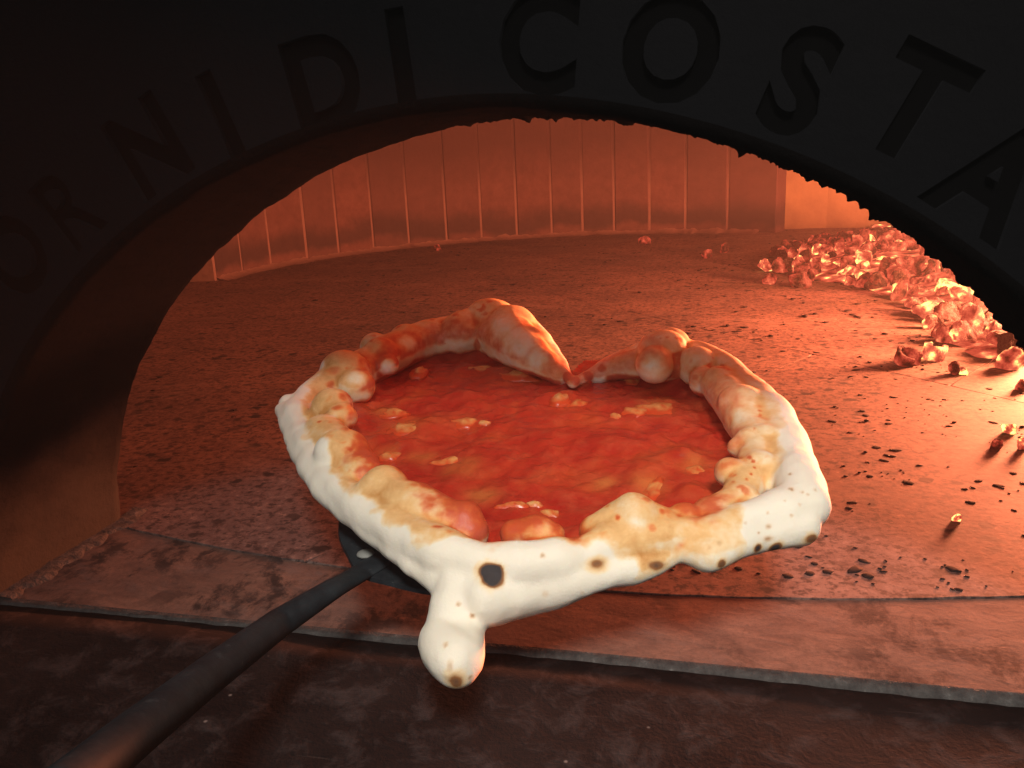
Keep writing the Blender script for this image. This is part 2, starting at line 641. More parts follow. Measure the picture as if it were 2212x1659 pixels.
disc = [(HC[0] + HR * math.cos(a), HC[1] + HR * math.sin(a)) for a in np.linspace(0, 2 * math.pi, 180, endpoint=False)]
J1, D1 = (0.0, 0.790), Vector((0.662, -0.749))
N1 = (0.749, 0.662)
g = 0.0005
back_slab = clip_poly(disc, (J1[0] + N1[0] * g, J1[1] + N1[1] * g), N1)
front = clip_poly(disc, (J1[0] - N1[0] * g, J1[1] - N1[1] * g), (-N1[0], -N1[1]))
J2, N2 = (0.163, 0.536), (0.852, -0.523)
slab_r = clip_poly(front, (J2[0] + N2[0] * g, J2[1] + N2[1] * g), N2)
slab_l = clip_poly(front, (J2[0] - N2[0] * g, J2[1] - N2[1] * g), (-N2[0], -N2[1]))
slabs = [clip_poly(back_slab, (0.62, 1.0), N2), clip_poly(back_slab, (0.6185, 1.0), (-N2[0], -N2[1])), slab_r, slab_l]
for s in slabs:
    link('floor_slab', prism('floor_slab', ragged(s), -0.005, 0.0, 0.0012, 1), M_HEARTH, hearth, shade=False)

# ------------------------------------------------------------------ sill and front shelf
AW, AH, AE, AT = 0.27, 0.2278, 1.897, 0.1012


def arc_y(x, r=HR + 0.0008):
    return HC[1] - math.sqrt(r * r - (x - HC[0]) ** 2)


xs = np.linspace(-0.285, 0.60, 60)
sill_out = [(x, 0.0035 + 0.0012 * nz((x, 0, 1), 45)) for x in xs] + [(x, arc_y(x) - 0.0004) for x in xs[::-1]]
sill = tag(link('oven_sill', prism('oven_sill', sill_out, -0.05, -0.0005, 0.0018, 2), M_SILL, shade=False), kind='structure')
# grey worn mortar riser at the lip of the sill
bm = bmesh.new()
rows = []
for x in np.linspace(-0.30, 0.62, 240):
    hgt = 0.0006 + 0.0018 * smooth(-0.18, 0.25, x)
    jag = 0.0010 * nz((x, 0, 0), 90) + 0.0006 * nz((x, 0, 5), 260)
    prof = [(0.0042, -0.0002), (0.0026 + jag * .3, -0.0003 + jag * 0.2), (0.0010 + jag, -hgt * 0.4),
            (-0.0006 + jag, -hgt), (-0.0016 + jag * 1.5, -hgt - 0.004)]
    rows.append([bm.verts.new((x, y, z)) for y, z in prof])
for a, b in zip(rows[:-1], rows[1:]):
    for i in range(len(a) - 1):
        bm.faces.new((a[i], b[i], b[i + 1], a[i + 1]))
bmesh.ops.recalc_face_normals(bm, faces=bm.faces)
link('mortar_lip', bm_mesh('mortar_lip', bm), M_EDGE, sill)
# grey dust swept up against the left jamb
bm = bmesh.new()
rows = []
for y in np.linspace(0.003, 0.118, 90):
    wv = 0.010 + 0.006 * nz((0, y, 0), 55) + 0.004 * nz((0, y, 4), 180)
    hh = 0.0014 + 0.0007 * nz((0, y, 9), 80)
    rows.append([bm.verts.new((-0.272, y, hh)), bm.verts.new((-0.268, y, hh * 0.6 + 0.0004 * nz((0, y, 2), 400))), bm.verts.new((-0.268 + wv * 0.6, y, 0.0008 + 0.0004 * nz((1, y, 2), 400))), bm.verts.new((-0.268 + wv, y, -0.0012))])
for a, b in zip(rows[:-1], rows[1:]):
    for i in range(3):
        bm.faces.new((a[i], b[i], b[i + 1], a[i + 1]))
bmesh.ops.recalc_face_normals(bm, faces=bm.faces)
link('dust_fillet', bm_mesh('dust_fillet', bm), M_EDGE, sill)

bm = bmesh.new()
gx, gy = 70, 50
gv = [[None] * gx for _ in range(gy)]
for j in range(gy):
    y = -0.9 + 0.9 * j / (gy - 1) - 0.0005
    for i in range(gx):
        x = -0.9 + 1.9 * i / (gx - 1)
        z = -0.0006 - 0.0018 * smooth(-0.18, 0.25, x) - 0.0006 + 0.0006 * nz((x, y, 0), 9)
        gv[j][i] = bm.verts.new((x, y, z))
for j in range(gy - 1):
    for i in range(gx - 1):
        bm.faces.new((gv[j][i], gv[j][i + 1], gv[j + 1][i + 1], gv[j + 1][i]))
ext = bmesh.ops.extrude_face_region(bm, geom=bm.faces[:])
for v in ext['geom']:
    if isinstance(v, bmesh.types.BMVert):
        v.co.z = -0.05
bmesh.ops.recalc_face_normals(bm, faces=bm.faces)
tag(link('front_shelf', bm_mesh('front_shelf', bm), M_SHELF), kind='structure')


# ------------------------------------------------------------------ oven arch with engraved letters
def arch_pt(s, grow=0.0):
    """s in 0..1 from the foot of the right jamb over the crown to the left foot"""
    th = math.pi * s
    c, sn = math.cos(th), math.sin(th)
    x = AW * math.copysign(abs(c) ** (2 / AE), c)
    z = AH * abs(sn) ** (2 / AE)
    return x, z


def arch_curve(n):
    fine = [arch_pt(i / 4000) for i in range(4001)]
    L = [0.0]
    for a, b in zip(fine[:-1], fine[1:]):
        L.append(L[-1] + math.hypot(b[0] - a[0], b[1] - a[1]))
    L = np.array(L) / L[-1]
    f = np.array(fine)
    u = np.linspace(0, 1, n)
    pts = np.stack([np.interp(u, L, f[:, 0]), np.interp(u, L, f[:, 1])], -1)
    pts[0, 1] = pts[-1, 1] = 0.0
    return pts


NA = 900
ac = arch_curve(NA)
tan = np.gradient(ac, axis=0)
tan /= np.linalg.norm(tan, axis=1)[:, None]
nin = np.stack([-tan[:, 1], tan[:, 0]], -1)         # towards the inside of the opening
for i in range(NA):
    if np.dot(nin[i], np.array([0.0, 0.08]) - ac[i]) < 0:
        nin[i] *= -1
arch = empty('oven_arch', (0, 0, 0))
tag(arch, 'black sooted stone arch of the oven mouth with letters cut into its face', 'oven arch')
# the flat face stone (straight sided outer outline)
OUT = [(1.05, -0.04), (1.05, 0.85), (-1.05, 0.85), (-1.05, -0.04)]
fb = 0.005                                           # rounded arris
bm = bmesh.new()
inner = [(ac[i, 0] - nin[i, 0] * fb, ac[i, 1] - nin[i, 1] * fb) for i in range(0, NA, 6)]
inner[0] = (AW + fb, -0.04)
inner[-1] = (-AW - fb, -0.04)
outl = [(1.05, -0.04), (1.05, 0.85), (-1.05, 0.85), (-1.05, -0.04)]
ring = outl + inner[::-1]
f0 = [bm.verts.new((x, 0.0, z)) for x, z in ring]
bm.faces.new(f0)
ext = bmesh.ops.extrude_face_region(bm, geom=bm.faces[:])
for v in ext['geom']:
    if isinstance(v, bmesh.types.BMVert):
        v.co.y = AT - 0.004
bmesh.ops.recalc_face_normals(bm, faces=bm.faces)
face_me = bm_mesh('face_stone', bm)
face = link('face_stone', face_me, M_ARCH, arch, shade=False)

letters = [('O', 28, 552, 0.0), ('R', 146, 447, 0.0), ('N', 318, 318, 0.0), ('I', 478, 250, 0.0), ('D', 700, 176, 0.0),
           ('I', 866, 126, 0.0), ('C', 1162, 90, 0.0), ('O', 1448, 106, 0.0), ('S', 1728, 176, 0.0), ('T', 1978, 225, 0.0),
           ('A', 2150, 385, 0.0)]
DEPTH = 0.0035
cut_mes = []
for ch, lx, ly, dr in letters:
    c = on_y(lx, ly, 0.0)
    # nearest point of the arch gives the upright direction of the letter
    d2 = (ac[:, 0] - c.x) ** 2 + (ac[:, 1] - c.z) ** 2
    i = int(np.argmin(d2))
    upv = Vector((c.x - ac[i, 0], 0, c.z - ac[i, 1])).normalized()
    rt = upv.cross(Vector((0, 1, 0)))
    rt = Vector((upv.z, 0, -upv.x))
    cu = bpy.data.curves.new('lettercurve', 'FONT')
    cu.body = ch
    cu.size = 0.0415
    cu.offset = 0.0008 if ch == 'R' else 0.0017
    cu.align_x = 'CENTER'
    cu.align_y = 'CENTER'
    cu.resolution_u = 4
    cu.extrude = DEPTH
    to = bpy.data.objects.new('tmp', cu)
    COL.objects.link(to)
    me = evaluated_mesh(to, 'cut')
    bpy.data.objects.remove(to)
    xs_ = [v.co.x for v in me.vertices]
    ys_ = [v.co.y for v in me.vertices]
    cx_, cy_ = (min(xs_) + max(xs_)) / 2, (min(ys_) + max(ys_)) / 2
    bm2 = bmesh.new()
    bm2.from_mesh(me)
    bmesh.ops.remove_doubles(bm2, verts=bm2.verts, dist=1e-6)
    for v in bm2.verts:
        a, b, z = v.co.x - cx_, (v.co.y - cy_) * 1.12, v.co.z
        p = Vector((c.x, 0, c.z)) + rt * a + upv * b
        v.co = (p.x, -z, p.z)
    bmesh.ops.recalc_face_normals(bm2, faces=bm2.faces)
    cut_mes.append(bm2)
allc = bmesh.new()
for b2 in cut_mes:
    tmp = bm_mesh('x', b2)
    allc.from_mesh(tmp)
    # thin soot bed lying in the cut
    bed = bmesh.new()
    bed.from_mesh(tmp)
    keep = [f for f in bed.faces if abs(f.normal.y) > 0.9 and f.calc_center_median().y > 0]
    bmesh.ops.delete(bed, geom=[f for f in bed.faces if f not in keep], context='FACES')
    for v in bed.verts:
        v.co.y = DEPTH - 0.0004
    bmesh.ops.recalc_face_normals(bed, faces=bed.faces)
    for f in bed.faces:
        if f.normal.y > 0:
            f.normal_flip()
    link('letter', bm_mesh('letter', bed), M_LETTER, arch, shade=False)
cm = bm_mesh('cutter', allc)
cutter = link('cutter', cm, None, None, shade=False)
md = face.modifiers.new('cut', 'BOOLEAN')
md.operation = 'DIFFERENCE'
md.solver = 'EXACT'
md.object = cutter
new = evaluated_mesh(face, 'face_stone')
face.modifiers.clear()
if len(new.polygons) > 50:
    face.data = new
bpy.data.objects.remove(cutter)

# rounded arris, soffit and jambs as one sooty lining, crusty along its inner edge
bm = bmesh.new()
prof_n = 26
rows = []
for i in range(NA):
    s = i / (NA - 1)
    x, z = ac[i]
    ni = nin[i]
    row = []
    right = smooth(0.62, 0.45, s)                    # crust of soot hangs on the crown and right side
    for j in range(prof_n):
        if j <= 6:                                   # quarter round
            a = (j / 6) * math.pi / 2
            off = -fb * (1 - math.sin(a))
            y = fb * (1 - math.cos(a)) if False else fb * (1 - math.cos(a))
        else:
            u = (j - 6) / (prof_n - 7)
            y = fb + (AT - fb) * u
            off = 0.0
        P = Vector((x, y, z))
        r = 0.0012 * nz(P, 40) + 0.0006 * nz(P, 150)
        edge = smooth(AT - 0.02, AT, y)
        cr = max(0.0, nz((s * 0.9, 0, 0.3), 90)) * 0.0045 + max(0.0, nz((s * 0.9, 1, 0.7), 260)) * 0.0035
        cr += 0.0018 * abs(nz((s * 0.9, 4, 0.7), 600))
        off += r * smooth(0.0, 0.01, y) + cr * edge * right
        row.append(bm.verts.new((x + ni[0] * off, y, z + ni[1] * off)))
    # fold back behind the stone
    row.append(bm.verts.new((x - ni[0] * 0.03, AT + 0.001, z - ni[1] * 0.03)))
    rows.append(row)
for a, b in zip(rows[:-1], rows[1:]):
    for j in range(len(a) - 1):
        bm.faces.new((a[j], a[j + 1], b[j + 1], b[j]))
# jamb feet go down past the floor
for row, sx in ((rows[0], AW), (rows[-1], -AW)):
    low = [bm.verts.new((v.co.x, v.co.y, -0.03)) for v in row]
    for j in range(len(row) - 1):
        bm.faces.new((row[j], row[j + 1], low[j + 1], low[j]))
bmesh.ops.recalc_face_normals(bm, faces=bm.faces)
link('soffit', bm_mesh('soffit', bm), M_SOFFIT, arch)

# ------------------------------------------------------------------ chamber: brick wall, plain wall, dome
WC, WR = (-0.117, 1.2055), 0.7457
angs = [62.8, 72.4, 80.6, 87.8, 94.8, 101.2, 107.5, 114.6, 122.0, 129.3, 137.4, 145.1, 152.9, 160.2, 169.1, 176.5,
        184.0]
WH = 0.42
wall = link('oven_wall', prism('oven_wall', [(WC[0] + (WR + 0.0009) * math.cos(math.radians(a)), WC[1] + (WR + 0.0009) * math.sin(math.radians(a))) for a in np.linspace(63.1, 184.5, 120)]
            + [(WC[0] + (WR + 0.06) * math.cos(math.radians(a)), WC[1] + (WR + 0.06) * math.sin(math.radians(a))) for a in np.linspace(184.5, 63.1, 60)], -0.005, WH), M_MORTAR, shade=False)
tag(wall, kind='structure')
for a0, a1 in zip(angs[:-1], angs[1:]):
    gap = math.degrees(0.0024 / WR)
    b0, b1 = a0 + gap, a1 - gap
    if a0 == 62.8:
        b0 = 62.8
    pts = []
    rj = random.uniform(-0.002, 0.001)
    for a in np.linspace(b0, b1, 5):
        pts.append((WC[0] + (WR + rj) * math.cos(math.radians(a)), WC[1] + (WR + rj) * math.sin(math.radians(a))))
    for a in np.linspace(b1, b0, 5):
        pts.append((WC[0] + (WR + 0.05) * math.cos(math.radians(a)), WC[1] + (WR + 0.05) * math.sin(math.radians(a))))
    cx_, cy_ = np.mean([p[0] for p in pts]), np.mean([p[1] for p in pts])
    bm = bmesh.new()
    lo = [bm.verts.new((x - cx_, y - cy_, 0.001)) for x, y in pts]
    hi = [bm.verts.new((x - cx_, y - cy_, WH - 0.002)) for x, y in pts]
    bm.faces.new(hi)
    bm.faces.new(lo[::-1])
    n = len(pts)
    for i in range(n):
        bm.faces.new((lo[i], lo[(i + 1) % n], hi[(i + 1) % n], hi[i]))
    vert_e = [e for e in bm.edges if abs(e.verts[0].co.z - e.verts[1].co.z) > 0.1]
    corner = [e for e in vert_e if e.verts[0] in (lo[0], lo[4], hi[0], hi[4])]
    bmesh.ops.bevel(bm, geom=corner, offset=0.0022, segments=1, affect='EDGES')
    bmesh.ops.recalc_face_normals(bm, faces=bm.faces)
    link('brick', bm_mesh('brick', bm), M_BRICK, wall, (cx_, cy_, 0), shade=False)
# dusty mortar fillet where the wall meets the hearth
bm = bmesh.new()
rows = []
for a in np.linspace(66, 184, 260):
    ca, sa = math.cos(math.radians(a)), math.sin(math.radians(a))
    wv = 0.5 + 0.8 * abs(nz((ca, sa, 0), 14)) + 0.4 * nz((ca, sa, 2), 60)
    prof = [(WR - 0.001, 0.010 * wv + 0.002), (WR - 0.006, 0.005 * wv + 0.001), (WR - 0.026 * wv - 0.008, 0.0006), (WR - 0.03 * wv - 0.012, -0.001)]
    rows.append([bm.verts.new((WC[0] + r * ca, WC[1] + r * sa, z)) for r, z in prof])
for a, b in zip(rows[:-1], rows[1:]):
    for i in range(3):
        bm.faces.new((a[i], a[i + 1], b[i + 1], b[i]))
bmesh.ops.recalc_face_normals(bm, faces=bm.faces)
link('ash_fillet', bm_mesh('ash_fillet', bm), M_MORTAR, wall)

# plain wall behind the fire, set back from the bricks
e0 = (WC[0] + (WR + 0.045) * math.cos(math.radians(64)), WC[1] + (WR + 0.045) * math.sin(math.radians(64)))
path = [(e0[0] - 0.02, 1.965), (0.35, 1.975), (0.55, 1.94), (0.75, 1.84), (0.92, 1.66), (1.02, 1.40), (1.04, 1.0), (1.02, 0.6), (0.95, 0.105)]
pout = [(x * 1.06 + 0.02, y + 0.06) for x, y in path]
plain = link('fire_side_wall', prism('fire_side_wall', ragged(path + pout[::-1], 0.004, 0.05), -0.02, WH), M_PLASTER, shade=False)
tag(plain, kind='structure')
# dome: closed shell above the walls
bm = bmesh.new()
base = [(-0.97, 0.10), (-0.97, 0.8), (-0.95, 1.35), (-0.80, 1.75), (-0.5, 2.0), (-0.1, 2.06), (0.4, 2.06), (0.75, 1.95), (1.0, 1.75), (1.12, 1.4), (1.12, 0.10)]
prev = None
rings = []
for k in range(0, 9):
    a = k / 8 * math.pi / 2
    sc, zz = math.cos(a) * 0.999 + 0.001, WH - 0.004 + 0.30 * math.sin(a)
    rings.append([bm.verts.new((0.05 + (x - 0.05) * sc, 0.9 + (y - 0.9) * sc, zz)) for x, y in base])
lowr = [bm.verts.new((x, y, -0.02)) for x, y in base]
rings = [lowr] + rings
for a, b in zip(rings[:-1], rings[1:]):
    for i in range(len(base)):
        j = (i + 1) % len(base)
        if a is lowr and j == 0:
            continue
        bm.faces.new((a[i], a[j], b[j], b[i]))
bmesh.ops.recalc_face_normals(bm, faces=bm.faces)
tag(link('oven_dome', bm_mesh('oven_dome', bm), M_DOME), kind='structure')

# ------------------------------------------------------------------ pizza
ORG = on_p(1180, 1000, -0.0188)
pizza = empty('pizza', ORG)
tag(pizza, 'heart shaped pizza with puffy white crust and red tomato sauce held on the peel', 'pizza')

RIM = [(640, 890, 34), (655, 940, 34), (685, 1000, 36), (715, 1040, 38), (770, 1090, 42), (830, 1130, 46), (900, 1170, 50),
       (960, 1195, 56), (1040, 1220, 52), (1120, 1220, 54), (1200, 1210, 52), (1255, 1200, 46), (1310, 1178, 52), (1400, 1165, 50), (1470, 1160, 46),
       (1540, 1160, 46), (1620, 1135, 50), (1690, 1110, 60), (1732, 1092, 60), (1712, 1020, 58), (1694, 960, 54), (1662, 900, 50),
       (1620, 850, 44), (1570, 805, 40), (1510, 775, 38), (1450, 762, 34), (1390, 768, 28), (1320, 787, 20), (1262, 815, 13),
       (1237, 828, 12), (1215, 800, 16), (1185, 765, 28), (1140, 727, 42), (1085, 707, 52), (1020, 712, 46), (950, 728, 46),
       (890, 746, 46), (830, 776, 44), (775, 804, 46), (722, 832, 44), (668, 857, 33)]
# bubbles: px, py, radius px, height above the rim plane (m)
BUB = [(748, 815, 50, .002), (775, 842, 40, -.001), (822, 775, 36, .003), (808, 758, 30, .003), (838, 795, 24, .001), (880, 742, 35, .002), (935, 735, 36, 0.0), (955, 742, 30, -.002), (1000, 725, 46, .002),
       (1062, 710, 58, .003), (1105, 725, 56, .002), (1150, 758, 42, 0.0), (1180, 790, 28, -.002),
       (1432, 775, 50, .003), (1415, 798, 40, .002), (1450, 760, 40, .003), (1505, 800, 42, 0.0), (1520, 830, 30, -.002), (1555, 835, 38, 0.0),
       (1600, 885, 46, .002), (1610, 905, 40, .001), (1655, 960, 34, .003), (1620, 965, 32, .002), (1590, 975, 20, .001), (1668, 958, 26, .004),
       (1580, 1030, 36, .001), (1640, 1020, 42, .001), (1600, 1085, 40, -.001), (1540, 1125, 40, -.002), (1480, 1135, 36, -.001),
       (1370, 1128, 50, .004),
       
      
       (742, 988, 54, .004), (718, 892, 46, .003), (738, 912, 36, .002), (835, 1062, 46, .004), (1005, 1132, 36, .002),
       (610, 893, 19, -.004), (622, 878, 22, -.004), (634, 975, 14, -.005)]
SKIRT = [(905, 1222, 30, -.006), (945, 1245, 42, -.008), (1000, 1270, 56, -.010), (1060, 1284, 72, -.010), (1150, 1262, 62, -.010),
         (1250, 1243, 52, -.008), (1350, 1222, 46, -.008), (1410, 1206, 40, -.007), (1450, 1190, 34, -.005)]
SKIRT2 = [(1490, 1190, 32, -.004), (1525, 1197, 40, -.004), (1585, 1175, 36, -.003), (1640, 1152, 40, -.003), (1700, 1140, 46, -.003), (1745, 1130, 46, -.003)]
SKIRT3 = [(620, 890, 28, -.003), (640, 950, 26, -.003), (668, 1005, 30, -.003), (705, 1055, 34, -.003), (760, 1105, 34, -.004), (830, 1160, 38, -.005), (905, 1222, 34, -.006)]
NECK = [(1000, 1275, 64, -.010), (982, 1310, 59, -.014), (980, 1345, 58, -.018)]
KNOB = [(955, 1388, 56, -.020), (962, 1402, 58, -.020), (978, 1420, 60, -.020), (990, 1432, 58, -.020)]
ROLLS = [[(820, 1072, 54, .002), (900, 1106, 60, .002), (975, 1135, 54, .001), (1025, 1152, 38, 0)], [(700, 935, 46, .001), (745, 985, 54, .002), (790, 1035, 48, .002)],
         [(1285, 1150, 42, .001), (1345, 1132, 54, .003), (1395, 1128, 50, .003), (1445, 1138, 38, .001)], [(1055, 712, 56, .002), (1108, 738, 58, .002), (1148, 768, 46, .001), (1183, 793, 31, -.003), (1216, 816, 19, -.007)],
         [(1560, 840, 42, 0), (1605, 895, 48, .001), (1640, 960, 46, .001), (1630, 1020, 46, .001), (1590, 1085, 44, 0), (1530, 1128, 40, 0)],
         [(1440, 785, 48, .001), (1385, 788, 34, -.001), (1330, 795, 28, -.004), (1285, 812, 20, -.007)],
         [(1112, 1155, 38, .001), (1160, 1152, 46, .002), (1200, 1162, 36, 0)]]
KNOBT = [(980, 1335, 57, -.018), (968, 1375, 54, -.020)]
KNOB2 = [(1000, 1320, 50, -.016), (1000, 1380, 46, -.020), (1004, 1432, 48, -.020)]


def chain(bm, pts, n=10):
    for (a, b) in zip(pts[:-1], pts[1:]):
        ha = a[3] if len(a) > 3 else 0.0
        hb = b[3] if len(b) > 3 else 0.0
        A, B = on_p(a[0], a[1], ha), on_p(b[0], b[1], hb)
        ra, rb = a[2] * px2m(A), b[2] * px2m(B)
        k = max(2, int((B - A).length / (min(ra, rb) * 0.28)))
        for i in range(k):
            s = i / k
            ball(bm, A.lerp(B, s), ra + (rb - ra) * s, 2)


def ball(bm, c, r, sub=3, squash=None):
    m = Matrix.Translation(c) @ Matrix.Diagonal((r, r, r * (squash or 1.0), 1))
    bmesh.ops.create_icosphere(bm, subdivisions=sub, radius=1.0, matrix=m)


bm = bmesh.new()
RIMH = [(x, y, r, -0.85 * max(0.0, 0.0098 - r * px2m(on_p(x, y, 0)))) for x, y, r in RIM]
chain(bm, RIMH + RIMH[:1])
chain(bm, SKIRT)
chain(bm, SKIRT2)
chain(bm, SKIRT3)
chain(bm, NECK)
chain(bm, KNOB)
chain(bm, KNOBT)
chain(bm, KNOB2)
for rl in ROLLS:
    chain(bm, rl)
for b in BUB:
    c = on_p(b[0], b[1], b[3])
    ball(bm, c + Vector((0, 0, 0.0020)), b[2] * 1.10 * px2m(c), 3, 0.95)
# dough base: heart shaped sheet under the sauce
heart = [on_p(x, y, h) - Vector((0, 0, h)) for x, y, r, h in RIMH]
lo, hi = [], []
HCEN = sum(heart, Vector()) / len(heart)
for p in heart:
    q = HCEN + (p - HCEN) * 0.93
    lo.append(bm.verts.new(q + Vector((0, 0, -0.0185))))
    hi.append(bm.verts.new(p + Vector((0, 0, -0.0138))))
n = len(heart)
bm.faces.new(hi)
bm.faces.new(lo[::-1])
for i in range(n):
    bm.faces.new((lo[i], lo[(i + 1) % n], hi[(i + 1) % n], hi[i]))
bmesh.ops.recalc_face_normals(bm, faces=bm.faces)
raw = bm_mesh('raw', bm)
tmp = link('tmp_dough', raw, shade=False)
m1 = tmp.modifiers.new('r', 'REMESH')
m1.mode = 'VOXEL'
m1.voxel_size = 0.00105
m2 = tmp.modifiers.new('s', 'SMOOTH')
m2.factor = 0.5
m2.iterations = 18
dm = evaluated_mesh(tmp, 'crust')
bpy.data.objects.remove(tmp)
V = np.empty(len(dm.vertices) * 3)
dm.vertices.foreach_get('co', V)
V = V.reshape(-1, 3)
N = np.empty(len(dm.vertices) * 3)
dm.vertices.foreach_get('normal', N)
N = N.reshape(-1, 3)
# uneven hand stretched surface
D = np.array([0.0020 * noise.noise(Vector(v) * 34) + 0.0008 * noise.noise(Vector(v) * 85) + 0.00018 * noise.noise(Vector(v) * 190 + Vector((3, 1, 7))) for v in V])
V = V + N * D[:, None]
dm.vertices.foreach_set('co', V.ravel())
dm.update()
dm.vertices.foreach_get('normal', (Nf := np.empty(len(dm.vertices) * 3)))
N = Nf.reshape(-1, 3)
tree = BVHTree.FromPolygons([Vector(v) for v in V], [tuple(p.vertices) for p in dm.polygons])


def hit(px, py):
    d = ray(px, py).normalized()
    loc, nor, idx, dist = tree.ray_cast(CAM, d)
    return loc


# in-plane signed distance to the sauce outline
SAU = [(860, 800), (820, 835), (795, 885), (785, 935), (790, 990), (815, 1030), (880, 1050), (950, 1085), (1010, 1115), (1060, 1165), (1110, 1165),
       (1170, 1130), (1235, 1150), (1270, 1105), (1350, 1090), (1430, 1105), (1480, 1120), (1525, 1085), (1545, 1040), (1575, 990), (1575, 930),
       (1535, 880), (1480, 850), (1400, 830), (1350, 805), (1290, 800), (1240, 835), (1195, 815), (1130, 785), (1040, 772), (960, 775), (900, 785)]
# the far edge shows at sauce level, the near edge where the rim's crest hides it
SP = np.array([on_p(x, y, SH + (0.004 - SH) * smooth(860, 1090, y))[:2] for x, y in SAU])


def sdist(P, SP=None):
    """distance to the sauce outline, negative inside"""
    SP = globals()['SP'] if SP is None else SP
    a = SP
    b = np.roll(SP, -1, 0)
    ab = b - a
    out = np.empty(len(P))
    for s in range(0, len(P), 20000):
        q = P[s:s + 20000]
        t_ = np.clip(((q[:, None] - a) * ab).sum(-1) / (ab ** 2).sum(-1), 0, 1)
        d = np.sqrt((((q[:, None] - a) - t_[..., None] * ab) ** 2).sum(-1)).min(1)
        x, y = q[:, 0][:, None], q[:, 1][:, None]
        cond = ((a[:, 1] > y) != (b[:, 1] > y)) & (x < (b[:, 0] - a[:, 0]) * (y - a[:, 1]) / (b[:, 1] - a[:, 1] + 1e-12) + a[:, 0])
        out[s:s + 20000] = np.where(cond.sum(1) % 2 == 1, -d, d)
    return out


sd = sdist(V[:, :2])
pn = np.array(PN)
up = N @ pn
n1 = np.array([noise.fractal(Vector(v) * 60, 1.0, 2.0, 4) for v in V])
n2 = np.array([noise.fractal(Vector(v) * 130 + Vector((9, 2, 4)), 1.0, 2.0, 3) for v in V])
n3 = np.array([noise.noise(Vector(v) * 26 + Vector((1, 7, 2))) for v in V])


def sst(e0, e1, x):
    t_ = np.clip((x - e0) / (e1 - e0), 0, 1)
    return t_ * t_ * (3 - 2 * t_)


# stronger browning and smearing along the left and front of the rim
pxl = on_p(760, 1000, 0)
pxr = on_p(1400, 780, 0)
side = np.clip(((V[:, :2] - np.array(pxr[:2])) @ np.array((pxl - pxr)[:2])) / ((pxl - pxr)[:2] @ np.array((pxl - pxr)[:2])), 0, 1.3) if False else \
    np.clip(((V[:, :2] - np.array(pxr[:2])) * np.array((pxl - pxr)[:2])).sum(1) / float(np.dot(np.array((pxl - pxr)[:2]), np.array((pxl - pxr)[:2]))), 0, 1.3)
toast = sst(0.16, 0.50, up + 0.22 * n1 + 0.10 * n2) * (0.62 + 0.30 * n1 + 0.14 * n3) * (0.55 + 0.45 * side)
hp = V[:, 2] - PA - PB * V[:, 1]
CREST = [(1210, 1180), (1289, 1174), (1367, 1188), (1440, 1222), (1549, 1200), (1604, 1158), (1604, 1107), (1683, 1013), (1691, 958), (1680, 900), (1640, 845), (1570, 780),
         (1480, 735), (1400, 735), (1320, 765), (1240, 820), (1200, 760), (1130, 680), (1060, 660), (980, 685), (900, 700), (830, 735), (760, 765), (705, 805), (668, 850),
         (655, 900), (668, 945), (700, 1000), (740, 1056), (785, 1098), (830, 1130), (885, 1172), (935, 1192), (1010, 1188), (1100, 1183)]
CP = np.array([on_p(x, y, 0.004)[:2] for x, y in CREST])
sdc = sdist(V[:, :2], CP)
toast = np.maximum(toast, 0.25 + 0.2 * n1) * sst(0.0028, -0.0022, sdc + 0.0045 * n1 + 0.002 * n2) * sst(-0.012, -0.006, hp)
# creases between the bubbles hold sauce and brown deeper
E_ = np.empty(len(dm.edges) * 2, int)
dm.edges.foreach_get('vertices', E_)
E_ = E_.reshape(-1, 2)
deg = np.bincount(E_.ravel(), minlength=len(V)).astype(float)


def avg(x):
    o_ = np.zeros_like(x)
    np.add.at(o_, E_[:, 0], x[E_[:, 1]])
    np.add.at(o_, E_[:, 1], x[E_[:, 0]])
    return o_ / (deg if x.ndim == 1 else deg[:, None])


conc = ((avg(V) - V) * N).sum(1)
for _ in range(7):
    conc = avg(conc)
conc = np.clip(conc / np.percentile(conc, 97), 0, 1)
inside = sst(0.002, -0.003, sdc)
toast = np.clip(toast + 0.28 * conc * inside * sst(-0.2, 0.2, up), 0, 1)
stain = sst(0.0165, -0.0035, sd + 0.0065 * n1 + 0.0060 * n2 + 0.003 * n3) * sst(-0.35, 0.15, up) * (0.58 + 0.62 * side)
stain = np.maximum(stain, 0.85 * conc * sst(0.020, 0.008, sd + 0.006 * n1) * inside)
stain = np.maximum(stain, 0.75 * sst(0.22, 0.80, n2 + 0.35 * n3) * inside * sst(0.0, 0.3, up) * sst(0.026, 0.012, sd))
wet = sst(-0.0020, -0.0080, hp + 0.0030 * n1) * sst(0.012, 0.006, sd) * inside
char = np.zeros(len(V))


def spot(arr, px, py, r, val=1.0, sx=1.0, sy=1.0, soft=0.8):
    h = hit(px, py)
    if h is None:
        return
    s = px2m(h)
    d = V - np.array(h)
    u = d @ np.array(RIGHT) / (r * sx * s)
    v = d @ np.array(UP) / (r * sy * s)
    wdep = d @ np.array(FWD) / (r * 1.6 * s)
    q = np.sqrt(u * u + v * v + wdep * wdep) + 0.26 * n2 + 0.20 * n1
    np.maximum(arr, val * sst(1.25, 1.25 - soft * 1.25, q), out=arr)


